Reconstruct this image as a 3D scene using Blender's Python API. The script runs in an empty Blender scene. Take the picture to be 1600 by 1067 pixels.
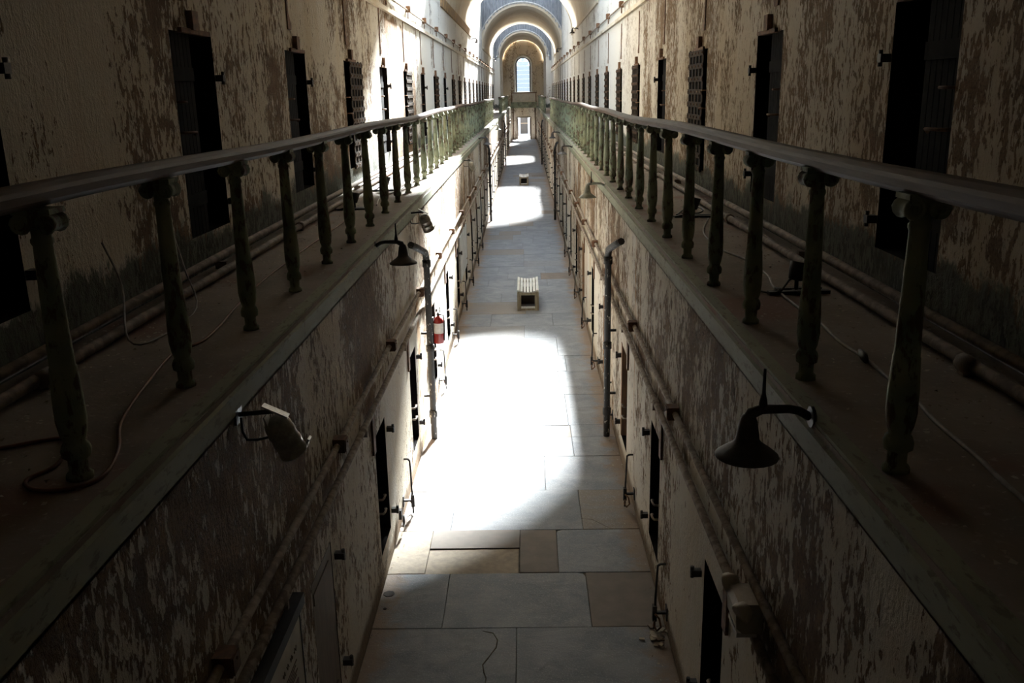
import bpy, math, random
from mathutils import Vector, Matrix
random.seed(7)
S = bpy.context.scene
COL = S.collection
PI = math.pi

# ------------------------------------------------------------------ camera
cam_d = bpy.data.cameras.new('camera')
cam_d.sensor_width = 36.0
cam_d.lens = 36.0 * 1406.0 / 1600.0
cam_d.clip_start = 0.05
cam_d.clip_end = 500
cam = bpy.data.objects.new('camera', cam_d)
COL.objects.link(cam)
d1 = Vector((20.0, -389.5, 1406.0)).normalized()
nad = Vector((105.0, 5066.5, 1406.0))
dn = (nad - d1 * nad.dot(d1)).normalized()
rr = dn.cross(d1).normalized()
if rr.x < 0: rr = -rr
ax_x = Vector((rr.x, d1.x, -dn.x))
ax_y = Vector((-rr.y, -d1.y, dn.y))
ax_z = Vector((-rr.z, -d1.z, dn.z))
m = Matrix((ax_x, ax_y, ax_z)).transposed().to_4x4()
m.translation = Vector((0.13, 0.0, 4.42))
cam.matrix_world = m
S.camera = cam

# ------------------------------------------------------------------ light
SUN_DIR = Vector((-0.25, -1.4, -1.0))
w = bpy.data.worlds.new('sky'); S.world = w
w.use_nodes = True
bg = w.node_tree.nodes['Background']
bg.inputs[0].default_value = (0.74, 0.86, 1.0, 1)
bg.inputs[1].default_value = 1.3
sd = bpy.data.lights.new('sun', 'SUN')
sd.energy = 38.0
sd.angle = math.radians(8.0)
sd.color = (1.0, 0.965, 0.90)
so = bpy.data.objects.new('sun', sd); COL.objects.link(so)
so.rotation_euler = SUN_DIR.to_track_quat('-Z', 'Y').to_euler()
so.location = (5, 40, 30)
S.view_settings.view_transform = 'Standard'
S.view_settings.look = 'None'
S.view_settings.gamma = 1.0
S.view_settings.use_curve_mapping = False
S.view_settings.exposure = 2.1
S.cycles.use_denoising = True
S.cycles.max_bounces = 10
S.cycles.diffuse_bounces = 7
S.cycles.glossy_bounces = 2
S.cycles.transmission_bounces = 4
S.cycles.transparent_max_bounces = 10
S.cycles.caustics_reflective = False
S.cycles.caustics_refractive = False
S.cycles.sample_clamp_indirect = 8.0

# ------------------------------------------------------------------ dimensions
W = 1.26          # half width of the ground-floor corridor
E_ = 1.29         # gallery edge
U = 2.4           # half width of the upper hall
GZ = 3.12         # gallery floor level
SPR = 7.0         # springing of the vaults
NEAR, ENDY = -2.0, 90.0
NARROW = 79.0     # the hall narrows here
UN = 1.95
BAYS = [(22.1, 29.0), (45.0, 57.0), (72.0, 79.0)]   # skylight bays
RIDGE, EAVE = 10.45, 9.85

for (a, b) in BAYS:
    for s in (-1, 1):
        pl = bpy.data.lights.new('skylight_portal', 'AREA')
        pl.shape = 'RECTANGLE'
        p0 = Vector((s * U, 0, EAVE)); p1 = Vector((0, 0, RIDGE))
        pl.size = (p1 - p0).length; pl.size_y = b - a
        pl.cycles.is_portal = True
        po = bpy.data.objects.new('skylight_portal', pl); COL.objects.link(po)
        nrm = Vector((-s * (RIDGE - EAVE), 0, -U)).normalized()
        ux = (p1 - p0).normalized(); zz = -nrm; uy = zz.cross(ux)
        mm = Matrix((ux, uy, zz)).transposed().to_4x4()
        mm.translation = (p0 + p1) / 2 + Vector((0, (a + b) / 2, 0)) + nrm * 0.06
        po.matrix_world = mm

# ------------------------------------------------------------------ node helper
class NT:
    def __init__(self, name):
        self.m = bpy.data.materials.new(name)
        self.m.use_nodes = True
        self.t = self.m.node_tree
        self.b = self.t.nodes['Principled BSDF']
        self.co = self.t.nodes.new('ShaderNodeTexCoord')
        self.geo = None
    def lk(self, a, b): self.t.links.new(a, b)
    def setv(self, sock, v):
        if hasattr(v, 'is_linked') or isinstance(v, bpy.types.NodeSocket): self.lk(v, sock)
        else: sock.default_value = v
    def pos(self):
        if not self.geo: self.geo = self.t.nodes.new('ShaderNodeNewGeometry')
        return self.geo.outputs['Position']
    def sep(self, v):
        n = self.t.nodes.new('ShaderNodeSeparateXYZ'); self.lk(v, n.inputs[0]); return n.outputs
    def scale(self, v, s):
        n = self.t.nodes.new('ShaderNodeVectorMath'); n.operation = 'MULTIPLY'
        self.lk(v, n.inputs[0]); n.inputs[1].default_value = s; return n.outputs[0]
    def add(self, v, s):
        n = self.t.nodes.new('ShaderNodeVectorMath'); n.operation = 'ADD'
        self.lk(v, n.inputs[0]); self.setv(n.inputs[1], s); return n.outputs[0]
    def noise(self, v, sc, det=4, ro=0.55, dist=0.0, out=0):
        n = self.t.nodes.new('ShaderNodeTexNoise')
        self.lk(v, n.inputs['Vector']); n.inputs['Scale'].default_value = sc
        n.inputs['Detail'].default_value = det; n.inputs['Roughness'].default_value = ro
        n.inputs['Distortion'].default_value = dist
        return n.outputs[out]
    def voro(self, v, sc, out='Distance', feature='F1'):
        n = self.t.nodes.new('ShaderNodeTexVoronoi'); n.feature = feature
        self.lk(v, n.inputs['Vector']); n.inputs['Scale'].default_value = sc
        return n.outputs[out]
    def ma(self, op, a, b=0.0, c=None, clamp=False):
        n = self.t.nodes.new('ShaderNodeMath'); n.operation = op; n.use_clamp = clamp
        self.setv(n.inputs[0], a); self.setv(n.inputs[1], b)
        if c is not None: self.setv(n.inputs[2], c)
        return n.outputs[0]
    def ss(self, v, lo, hi):           # smoothstep lo..hi -> 0..1
        n = self.t.nodes.new('ShaderNodeMapRange'); n.interpolation_type = 'SMOOTHSTEP'
        self.lk(v, n.inputs[0]); self.setv(n.inputs[1], lo); self.setv(n.inputs[2], hi)
        return n.outputs[0]
    def mix(self, f, a, b):
        n = self.t.nodes.new('ShaderNodeMix'); n.data_type = 'RGBA'
        self.setv(n.inputs[0], f)
        for k, v in ((6, a), (7, b)):
            if isinstance(v, tuple): n.inputs[k].default_value = (v[0], v[1], v[2], 1)
            else: self.lk(v, n.inputs[k])
        return n.outputs[2]
    def bump(self, h, st=0.5, dist=0.02):
        n = self.t.nodes.new('ShaderNodeBump'); n.inputs['Strength'].default_value = st
        n.inputs['Distance'].default_value = dist
        self.lk(h, n.inputs['Height']); self.lk(n.outputs[0], self.b.inputs['Normal'])
    def done(self, col, rough=0.8, metal=0.0):
        if isinstance(col, tuple): self.b.inputs['Base Color'].default_value = (col[0], col[1], col[2], 1)
        else: self.lk(col, self.b.inputs['Base Color'])
        self.setv(self.b.inputs['Roughness'], rough)
        self.b.inputs['Metallic'].default_value = metal
        return self.m

def box_mask(n, s, y0, y1, z0, z1, wob, soft=0.05):
    """1 inside a wobbly-edged rectangle of the wall"""
    y = n.ma('ADD', s[1], wob); z = n.ma('ADD', s[2], wob)
    a = n.ma('MULTIPLY', n.ss(y, y0 - soft, y0 + soft), n.ma('SUBTRACT', 1.0, n.ss(y, y1 - soft, y1 + soft)))
    b = n.ma('MULTIPLY', n.ss(z, z0 - soft, z0 + soft), n.ma('SUBTRACT', 1.0, n.ss(z, z1 - soft, z1 + soft)))
    return n.ma('MULTIPLY', a, b)

CREAM = (0.66, 0.615, 0.54)
def plaster(name, bias, paint=CREAM, sub=(0.14, 0.088, 0.052), sub2=(0.27, 0.18, 0.11), region=1.3, upper=False, lower=False, seed=0.0, left=False):
    n = NT(name)
    p = n.add(n.pos(), (seed, seed * 1.7, seed * 0.3))
    s = n.sep(n.pos())
    fl = n.scale(p, (1.0, 1.0, 0.42))
    na = n.noise(fl, 15.0, 6, 0.65, 0.5); nb_ = n.noise(n.add(fl, (7.3, 2.1, 4.4)), 33.0, 5, 0.65, 0.4)      # flakes, two sizes
    n1 = n.ma('ADD', n.ma('MULTIPLY', na, 0.55), n.ma('MULTIPLY', nb_, 0.45))
    n1 = n.ma('ADD', n.ma('MULTIPLY', n.ma('SUBTRACT', n1, 0.5), 1.9), 0.5)
    n2 = n.noise(n.scale(p, (1, 1, 0.6)), 0.55, 3, 0.6)     # regions
    n3 = n.noise(n.scale(p, (1, 1, 0.10)), 2.6, 3, 0.6)     # vertical streaks
    n4 = n.noise(p, 55.0, 3, 0.6)
    n6 = n.noise(p, 2.2, 5, 0.6)
    v = n.ma('ADD', n1, n.ma('MULTIPLY', n.ma('SUBTRACT', n2, 0.5), region))
    v = n.ma('ADD', v, n.ma('MULTIPLY', n.ma('SUBTRACT', n3, 0.5), 0.45))
    v = n.ma('ADD', v, n.ma('MULTIPLY', n.ma('SUBTRACT', n6, 0.5), 0.5))
    v = n.ma('ADD', v, bias)
    if lower:   # the band above the pipes has lost more of its paint than the band below
        band = n.ss(n.ma('ADD', s[2], n.ma('MULTIPLY', n6, 0.5)), 1.75, 2.2)
        v = n.ma('ADD', v, n.ma('MULTIPLY', band, 0.13))
        v = n.ma('SUBTRACT', v, 0.10)
    if upper and left:      # the wall nearest the bridge has kept its paint
        v = n.ma('SUBTRACT', v, n.ma('MULTIPLY', n.ma('SUBTRACT', 1.0, n.ss(n.ma('ADD', s[1], n2), 5.6, 6.9)), 0.36))
    if upper:               # farther along the paint peels less; skylight whiteness is put into its colour
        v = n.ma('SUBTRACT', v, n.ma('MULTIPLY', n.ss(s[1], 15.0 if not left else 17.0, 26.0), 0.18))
    mask = n.ss(v, 0.52, 0.575)
    tint = n.ss(n.noise(n.scale(p, (1, 1, 0.3)), 1.1, 4, 0.6), 0.35, 0.75)
    warm = (paint[0] * 0.88, paint[1] * 0.80, paint[2] * 0.67)
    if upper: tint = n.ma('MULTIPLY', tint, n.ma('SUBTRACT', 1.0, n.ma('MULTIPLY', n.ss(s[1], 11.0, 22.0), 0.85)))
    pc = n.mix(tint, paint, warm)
    if upper: pc = n.mix(n.ma('MULTIPLY', n.ss(s[1], 12.0, 23.0), 0.8), pc, (0.70, 0.69, 0.66))  # cool white of the skylight painted into the far wall
    pc = n.mix(n.ma('MULTIPLY', n.ss(n4, 0.5, 0.8), 0.35), pc, (0.34, 0.28, 0.21))
    sc = n.mix(n.ss(n.noise(p, 6.0, 4, 0.6), 0.35, 0.7), sub, sub2)
    sc = n.mix(n.ss(n4, 0.45, 0.75), sc, (0.075, 0.05, 0.035))
    col = n.mix(mask, pc, sc)
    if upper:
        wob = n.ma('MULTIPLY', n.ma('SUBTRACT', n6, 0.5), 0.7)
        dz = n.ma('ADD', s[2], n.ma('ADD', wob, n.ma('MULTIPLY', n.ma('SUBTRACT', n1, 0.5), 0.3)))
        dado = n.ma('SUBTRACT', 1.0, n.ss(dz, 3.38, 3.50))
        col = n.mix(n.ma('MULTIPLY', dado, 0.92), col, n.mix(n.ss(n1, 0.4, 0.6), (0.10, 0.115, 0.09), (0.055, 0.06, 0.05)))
        if left:
            bare = n.ma('MAXIMUM', box_mask(n, s, 17.3, 18.9, 3.1, 5.85, wob), box_mask(n, s, 19.2, 21.6, 3.1, 5.7, wob))
            grain = n.noise(n.scale(p, (1, 1, 0.35)), 22.0, 6, 0.7)
            col = n.mix(bare, col, n.mix(n.ss(grain, 0.35, 0.65), (0.36, 0.25, 0.16), (0.15, 0.09, 0.055)))
    if lower:
        wob = n.ma('MULTIPLY', n.ma('SUBTRACT', n6, 0.5), 0.25)
        base = n.ma('SUBTRACT', 1.0, n.ss(n.ma('ADD', s[2], wob), 0.10, 0.22))
        col = n.mix(n.ma('MULTIPLY', base, 0.85), col, (0.16, 0.11, 0.07))
        # long rusty runs
        run = n.ma('MULTIPLY', n.ss(n.noise(n.scale(p, (1, 1, 0.06)), 4.2, 2, 0.5), 0.63, 0.70), n.ss(s[1], 8.0, 10.0))
        col = n.mix(n.ma('MULTIPLY', run, 0.75), col, (0.42, 0.23, 0.10))
    n.lk(col, n.b.inputs['Base Color'])
    n.b.inputs['Roughness'].default_value = 0.9
    n.b.inputs['Specular IOR Level'].default_value = 0.15
    hgt = n.ma('ADD', n.ma('MULTIPLY', n.ma('SUBTRACT', 1.0, mask), 0.6), n.ma('MULTIPLY', n1, 0.6))
    hgt = n.ma('ADD', hgt, n.ma('MULTIPLY', n4, 0.25))
    n.bump(hgt, 1.0, 0.035)
    return n.m

def simple(name, c1, c2, sc=12.0, rough=0.7, metal=0.0, lo=0.42, hi=0.58, bump=0.25, stretch=(1, 1, 1), obj=False, spec=None):
    n = NT(name)
    src = n.co.outputs['Object'] if obj else n.pos()
    p = n.scale(src, stretch)
    a = n.noise(p, sc, 5, 0.6, 0.2)
    col = n.mix(n.ss(a, lo, hi), c1, c2)
    if bump: n.bump(a, bump, 0.01)
    if spec is not None: n.b.inputs['Specular IOR Level'].default_value = spec
    return n.done(col, rough, metal)

M = {}
M['wl'] = plaster('plaster_lower_left', -0.01, lower=True, seed=0.0)
M['wr'] = plaster('plaster_lower_right', 0.02, lower=True, seed=31.0)
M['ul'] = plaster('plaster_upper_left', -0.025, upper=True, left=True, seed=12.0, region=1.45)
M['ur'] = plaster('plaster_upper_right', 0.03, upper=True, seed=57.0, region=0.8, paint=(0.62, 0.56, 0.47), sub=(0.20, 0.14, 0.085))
M['vault'] = plaster('plaster_vault', -0.26, paint=(0.60, 0.54, 0.45), seed=5.0, region=0.6)
M['end'] = plaster('plaster_end_wall', -0.08, paint=(0.70, 0.63, 0.53), sub=(0.25, 0.19, 0.14), seed=80.0, region=0.7)
M['ledge'] = plaster('plaster_ledge', -0.16, paint=(0.66, 0.61, 0.53), seed=21.0, region=0.5)

def flag_mat():
    n = NT('bluestone')
    oi = n.t.nodes.new('ShaderNodeObjectInfo')
    p = n.pos(); s = n.sep(p)
    rnd = oi.outputs['Random']
    off = n.t.nodes.new('ShaderNodeCombineXYZ')
    n.lk(n.ma('MULTIPLY', rnd, 37.0), off.inputs[0]); n.lk(n.ma('MULTIPLY', rnd, 11.0), off.inputs[2])
    q = n.add(p, off.outputs[0])
    a = n.noise(q, 2.2, 6, 0.62, 0.6)
    b = n.noise(n.scale(q, (1.0, 2.2, 1)), 1.7, 6, 0.6, 1.6)
    c = n.noise(q, 70.0, 3, 0.7)
    col = n.mix(n.ss(a, 0.35, 0.68), (0.165, 0.185, 0.22), (0.26, 0.275, 0.305))
    col = n.mix(n.ss(rnd, 0.80, 0.95), col, (0.21, 0.18, 0.155))
    col = n.mix(n.ma('MULTIPLY', n.ss(b, 0.50, 0.62), 0.35), col, (0.20, 0.21, 0.23))
    col = n.mix(n.ma('MULTIPLY', n.ss(c, 0.52, 0.70), 0.6), col, (0.42, 0.43, 0.45))
    col = n.mix(n.ma('MULTIPLY', n.ss(n.noise(q, 5.0, 6, 0.7, 0.8), 0.56, 0.72), 0.45), col, (0.115, 0.12, 0.135))
    ax = n.ma('ADD', n.ma('ABSOLUTE', s[0]), n.ma('MULTIPLY', n.ma('SUBTRACT', n.noise(p, 3.0, 5, 0.65), 0.5), 0.7))
    col = n.mix(n.ma('MULTIPLY', n.ss(ax, 0.98, 1.25), 0.8), col, (0.26, 0.17, 0.10))
    n.bump(n.ma('ADD', n.ma('MULTIPLY', b, 1.0), n.ma('MULTIPLY', c, 0.25)), 0.42, 0.02)
    return n.done(col, 0.62)
M['flag'] = flag_mat()
M['flag_warm'] = simple('brown_sandstone', (0.22, 0.18, 0.15), (0.175, 0.145, 0.12), 5.0, 0.7, lo=0.3, hi=0.7, bump=0.1)
M['flag_rough'] = simple('pale_rough_stone', (0.47, 0.40, 0.31), (0.36, 0.31, 0.25), 14.0, 0.8, lo=0.3, hi=0.7, bump=0.4)
M['mortar'] = simple('floor_joint_dirt', (0.10, 0.09, 0.08), (0.15, 0.13, 0.11), 9.0, 0.95)

def gallery_mat():
    n = NT('dusty_gallery_floor')
    p = n.pos()
    a = n.noise(p, 1.6, 5, 0.6); b = n.noise(p, 26.0, 4, 0.65); c = n.noise(p, 0.8, 3, 0.6)
    col = n.mix(n.ss(a, 0.35, 0.65), (0.27, 0.225, 0.19), (0.20, 0.17, 0.145))
    col = n.mix(n.ma('MULTIPLY', n.ss(c, 0.56, 0.68), 0.6), col, (0.22, 0.095, 0.065))
    col = n.mix(n.ma('MULTIPLY', n.ss(b, 0.56, 0.72), 0.5), col, (0.40, 0.36, 0.31))
    n.bump(b, 0.35, 0.008)
    return n.done(col, 0.9)
M['gal'] = gallery_mat()

def green_mat(name, obj=False):
    n = NT(name)
    p = n.co.outputs['Object'] if obj else n.pos()
    oi = n.t.nodes.new('ShaderNodeObjectInfo')
    if obj:
        cb = n.t.nodes.new('ShaderNodeCombineXYZ'); n.lk(n.ma('MULTIPLY', oi.outputs['Random'], 20.0), cb.inputs[2])
        p = n.add(p, cb.outputs[0])
    a = n.noise(n.scale(p, (1, 1, 0.45)), 24.0, 5, 0.66, 0.4); b = n.noise(p, 3.0, 3, 0.6)
    v = n.ma('ADD', a, n.ma('MULTIPLY', n.ma('SUBTRACT', b, 0.5), 0.5))
    col = n.mix(n.ss(b, 0.35, 0.65), (0.26, 0.285, 0.19), (0.17, 0.215, 0.155))
    col = n.mix(n.ss(v, 0.52, 0.60), col, (0.10, 0.072, 0.048))
    col = n.mix(n.ma('MULTIPLY', n.ss(a, 0.66, 0.74), 0.6), col, (0.42, 0.40, 0.30))
    n.bump(a, 0.6, 0.008)
    return n.done(col, 0.75)
M['green'] = green_mat('flaking_green_paint')
M['bal'] = green_mat('flaking_green_iron', True)
def sill_mat():
    n = NT('weathered_green_timber'); p = n.pos()
    a = n.noise(n.scale(p, (1, 0.35, 1)), 30.0, 5, 0.65, 0.3); b = n.noise(p, 1.5, 4, 0.6)
    col = n.mix(n.ss(b, 0.3, 0.7), (0.27, 0.28, 0.19), (0.21, 0.215, 0.15))
    col = n.mix(n.ma('MULTIPLY', n.ss(a, 0.54, 0.64), 0.75), col, (0.13, 0.10, 0.07))
    n.bump(a, 0.5, 0.008)
    return n.done(col, 0.8)
M['sill'] = sill_mat()
M['rail'] = simple('worn_brown_handrail', (0.075, 0.047, 0.033), (0.115, 0.074, 0.052), 10.0, 0.62, lo=0.3, hi=0.7, bump=0.12, stretch=(6, 0.35, 6), spec=0.2)
M['iron'] = simple('black_iron', (0.012, 0.011, 0.011), (0.03, 0.024, 0.02), 20.0, 0.6, metal=0.0)
M['void'] = simple('cell_dark_black_paint', (0.006, 0.005, 0.005), (0.012, 0.010, 0.009), 6.0, 0.9, spec=0.05)  # near-black liners carry the dark of the cells; also black door leaves
M['lattice'] = simple('rusty_strap_iron', (0.055, 0.037, 0.024), (0.028, 0.020, 0.014), 26.0, 0.8, lo=0.35, hi=0.65, spec=0.08)
M['rust'] = simple('rust', (0.20, 0.10, 0.05), (0.10, 0.055, 0.035), 25.0, 0.85, lo=0.35, hi=0.65)
M['pipe'] = simple('dusty_painted_pipe', (0.33, 0.27, 0.21), (0.18, 0.13, 0.095), 16.0, 0.8, lo=0.4, hi=0.6, bump=0.4)
M['gpipe'] = simple('dusty_floor_pipe', (0.25, 0.20, 0.16), (0.15, 0.115, 0.09), 12.0, 0.8, lo=0.4, hi=0.6)
M['drain'] = simple('flaking_black_drainpipe', (0.035, 0.032, 0.028), (0.48, 0.45, 0.38), 34.0, 0.75, lo=0.62, hi=0.66, bump=0.4, stretch=(1, 1, 0.5))
M['enamel'] = simple('dark_enamel', (0.035, 0.030, 0.028), (0.055, 0.045, 0.04), 18.0, 0.6)
M['enamel_pale'] = simple('pale_grey_green_enamel', (0.40, 0.41, 0.35), (0.30, 0.30, 0.25), 18.0, 0.55)
M['silver'] = simple('brushed_aluminium', (0.42, 0.40, 0.35), (0.32, 0.30, 0.26), 40.0, 0.4, metal=0.6, obj=True)
M['blackp'] = simple('black_plastic', (0.018, 0.018, 0.02), (0.026, 0.026, 0.028), 30.0, 0.45, bump=0)
M['beige'] = simple('beige_plastic', (0.47, 0.42, 0.34), (0.40, 0.35, 0.28), 14.0, 0.5, bump=0)
M['red'] = simple('red_extinguisher_paint', (0.26, 0.014, 0.012), (0.22, 0.012, 0.010), 14.0, 0.35, bump=0)
M['white'] = simple('white_paper_label', (0.75, 0.72, 0.68), (0.65, 0.62, 0.58), 20.0, 0.6, bump=0)
M['bwhite'] = simple('white_painted_slat', (0.78, 0.79, 0.78), (0.66, 0.67, 0.66), 9.0, 0.5, bump=0.1, obj=True, stretch=(4, 0.5, 4))
M['bolive'] = simple('olive_brown_timber', (0.30, 0.26, 0.18), (0.22, 0.18, 0.12), 9.0, 0.6, bump=0.1, obj=True, stretch=(3, 3, 0.5))
M['bdark'] = simple('dark_bench_panel', (0.05, 0.035, 0.028), (0.035, 0.026, 0.02), 9.0, 0.7, bump=0)
M['cord'] = simple('dull_orange_cord', (0.20, 0.085, 0.045), (0.15, 0.065, 0.04), 14.0, 0.6, bump=0)
M['cord_grey'] = simple('grey_cord', (0.30, 0.28, 0.25), (0.22, 0.2, 0.18), 14.0, 0.6, bump=0)
M['cord_black'] = simple('black_cord', (0.02, 0.02, 0.02), (0.03, 0.03, 0.03), 14.0, 0.5, bump=0)
M['sign'] = simple('cream_sign_panel', (0.56, 0.52, 0.43), (0.50, 0.46, 0.38), 4.0, 0.6, bump=0)
M['ink'] = simple('brown_sign_ink', (0.10, 0.07, 0.05), (0.13, 0.09, 0.06), 6.0, 0.7, bump=0)
M['picture'] = simple('mauve_sign_picture', (0.30, 0.17, 0.18), (0.14, 0.08, 0.09), 9.0, 0.6, bump=0, lo=0.3, hi=0.7)
M['bluewhite'] = simple('pale_blue_board', (0.62, 0.66, 0.68), (0.50, 0.54, 0.57), 5.0, 0.7)
M['wood_brown'] = simple('bare_brown_wood', (0.36, 0.20, 0.10), (0.22, 0.12, 0.065), 7.0, 0.75, stretch=(6, 6, 0.6), lo=0.35, hi=0.65)
M['wood_door'] = simple('dull_brown_door', (0.20, 0.15, 0.105), (0.155, 0.115, 0.08), 6.0, 0.8, stretch=(4, 4, 0.5), lo=0.3, hi=0.7)
M['gable'] = simple('weathered_blue_grey_boards', (0.24, 0.26, 0.29), (0.13, 0.14, 0.165), 7.0, 0.8, stretch=(4, 4, 0.4), lo=0.35, hi=0.65)
M['timber'] = simple('grey_painted_timber', (0.5, 0.5, 0.5), (0.38, 0.38, 0.38), 8.0, 0.7)
M['orangew'] = simple('orange_brown_stained_course', (0.34, 0.21, 0.09), (0.18, 0.12, 0.07), 3.0, 0.85, lo=0.35, hi=0.65)
M['ground'] = simple('pale_sunlit_gravel', (0.55, 0.53, 0.50), (0.45, 0.44, 0.41), 8.0, 0.95)
M['outer'] = simple('grey_stone_outer_wall', (0.45, 0.48, 0.50), (0.36, 0.38, 0.40), 1.2, 0.9)
M['flake'] = simple('fallen_paint_chips', (0.42, 0.37, 0.30), (0.20, 0.16, 0.12), 5.0, 0.9, bump=0)
def glass_mat(nm='skylight_glass', tint=(0.90, 0.94, 0.97, 1)):
    mt = bpy.data.materials.new(nm); mt.use_nodes = True
    t = mt.node_tree; t.nodes.clear()
    o = t.nodes.new('ShaderNodeOutputMaterial'); mx = t.nodes.new('ShaderNodeMixShader')
    a = t.nodes.new('ShaderNodeBsdfTransparent'); a.inputs[0].default_value = tint
    g = t.nodes.new('ShaderNodeBsdfGlossy'); g.inputs['Roughness'].default_value = 0.08
    mx.inputs[0].default_value = 0.06
    t.links.new(a.outputs[0], mx.inputs[1]); t.links.new(g.outputs[0], mx.inputs[2]); t.links.new(mx.outputs[0], o.inputs[0])
    return mt
M['glass'] = glass_mat()
M['dimmed_glass'] = glass_mat('dimmed_skylight_glass', (0.62, 0.635, 0.65, 1))  # tint lowered to hold back sun and sky in the farther bays
M['dim_glass'] = glass_mat('dimmed_window_glass', (0.43, 0.45, 0.46, 1))  # tint lowered to keep the sky behind the end window from glaring
M['grey_frame'] = simple('dark_grey_window_frame', (0.10, 0.10, 0.10), (0.07, 0.07, 0.07), 8.0, 0.7)

# ------------------------------------------------------------------ mesh helper
class MB:
    def __init__(self): self.v = []; self.f = []; self.mi = []; self.sm = []
    def face(self, idx, mi=0, sm=False): self.f.append(idx); self.mi.append(mi); self.sm.append(sm)
    def quad(self, pts, mi=0):
        b = len(self.v); self.v += [tuple(p) for p in pts]; self.face(tuple(range(b, b + len(pts))), mi); return self
    def box(self, c, s, mi=0, mat=None):
        b = len(self.v); hx, hy, hz = s[0] / 2, s[1] / 2, s[2] / 2
        for dz in (-hz, hz):
            for dx, dy in ((-hx, -hy), (hx, -hy), (hx, hy), (-hx, hy)):
                p = Vector((dx, dy, dz))
                if mat is not None: p = mat @ p
                self.v.append((c[0] + p.x, c[1] + p.y, c[2] + p.z))
        for q in ((3, 2, 1, 0), (4, 5, 6, 7), (0, 1, 5, 4), (1, 2, 6, 5), (2, 3, 7, 6), (3, 0, 4, 7)):
            self.face(tuple(b + i for i in q), mi)
        return self
    def bx(self, x0, x1, y0, y1, z0, z1, mi=0):
        return self.box(((x0 + x1) / 2, (y0 + y1) / 2, (z0 + z1) / 2), (abs(x1 - x0), abs(y1 - y0), abs(z1 - z0)), mi)
    def tube(self, pts, r, n=8, mi=0, caps=True):
        pts = [Vector(p) for p in pts]
        if not hasattr(r, '__len__'): r = [r] * len(pts)
        b = len(self.v); up = None
        for i, p in enumerate(pts):
            if i == 0: d = pts[1] - p
            elif i == len(pts) - 1: d = p - pts[i - 1]
            else: d = (pts[i + 1] - p).normalized() + (p - pts[i - 1]).normalized()
            d.normalize()
            if up is None:
                up = Vector((0, 0, 1)) if abs(d.z) < 0.9 else Vector((1, 0, 0))
            x = up.cross(d).normalized(); y = d.cross(x).normalized(); up = y
            for k in range(n):
                a = 2 * PI * k / n
                q = p + (x * math.cos(a) + y * math.sin(a)) * r[i]
                self.v.append(tuple(q))
        for i in range(len(pts) - 1):
            for k in range(n):
                k2 = (k + 1) % n
                self.face((b + i * n + k, b + i * n + k2, b + (i + 1) * n + k2, b + (i + 1) * n + k), mi, True)
        if caps:
            self.face(tuple(b + k for k in reversed(range(n))), mi)
            e = b + (len(pts) - 1) * n
            self.face(tuple(e + k for k in range(n)), mi)
        return self
    def lathe(self, prof, c=(0, 0, 0), n=12, mi=0, axis=None, smooth=True, caps=True):
        """prof = [(r, h)], turned about the given axis (default +Z) through c"""
        q = Vector((0, 0, 1)).rotation_difference(Vector(axis).normalized()) if axis is not None else None
        b = len(self.v); c = Vector(c)
        for (r, h) in prof:
            for k in range(n):
                a = 2 * PI * k / n
                p = Vector((r * math.cos(a), r * math.sin(a), h))
                if q: p = q @ p
                self.v.append(tuple(c + p))
        for i in range(len(prof) - 1):
            for k in range(n):
                k2 = (k + 1) % n
                self.face((b + i * n + k, b + i * n + k2, b + (i + 1) * n + k2, b + (i + 1) * n + k), mi, smooth)
        if caps:
            self.face(tuple(b + k for k in reversed(range(n))), mi)
            e = b + (len(prof) - 1) * n
            self.face(tuple(e + k for k in range(n)), mi)
        return self
    def prism(self, poly, y0, y1, mi=0):
        """poly of (x, z), extruded along Y"""
        b = len(self.v); k = len(poly)
        self.v += [(x, y0, z) for x, z in poly] + [(x, y1, z) for x, z in poly]
        self.face(tuple(range(b, b + k)), mi); self.face(tuple(range(b + 2 * k - 1, b + k - 1, -1)), mi)
        for i in range(k):
            j = (i + 1) % k
            self.face((b + i, b + k + i, b + k + j, b + j), mi)
        return self
    def mesh(self, name, mats):
        me = bpy.data.meshes.new(name)
        me.from_pydata(self.v, [], self.f)
        me.polygons.foreach_set('material_index', self.mi)
        me.polygons.foreach_set('use_smooth', self.sm)
        for mt in (mats if isinstance(mats, (list, tuple)) else [mats]): me.materials.append(M[mt])
        me.update()
        return me

def link(name, data, parent=None, loc=None, rot=None):
    o = bpy.data.objects.new(name, data); COL.objects.link(o)
    if parent is not None: o.parent = parent
    if loc is not None: o.location = loc
    if rot is not None: o.rotation_euler = rot
    return o
def part(name, mb, mats, parent, loc=None, rot=None, label=None):
    o = link(name, mb.mesh(name, mats), parent, loc, rot)
    if label: o['label'] = label
    return o
def tag(o, label, cat=None, group=None, kind=None):
    o['label'] = label
    if cat: o['category'] = cat
    if group: o['group'] = group
    if kind: o['kind'] = kind
    return o
def thing(name, label, cat, loc=(0, 0, 0), rot=(0, 0, 0), group=None):
    o = link(name, None, None, loc, rot); o.empty_display_size = 0.1
    return tag(o, label, cat, group)
def struct(name, mb, mats, label):
    o = link(name, mb.mesh(name, mats)); return tag(o, label, kind='structure')
def struct_e(name, label, loc=(0, 0, 0)):
    o = link(name, None, None, loc); o.empty_display_size = 0.1
    return tag(o, label, kind='structure')
def dup(root, loc, rot=None, label=None, group=None):
    r = root.copy(); COL.objects.link(r); r.location = loc
    if rot is not None: r.rotation_euler = rot
    if label: r['label'] = label
    if group: r['group'] = group
    for ch in list(root.children):
        c = ch.copy(); COL.objects.link(c); c.parent = r
        for g in list(ch.children):
            d = g.copy(); COL.objects.link(d); d.parent = c
    return r
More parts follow.
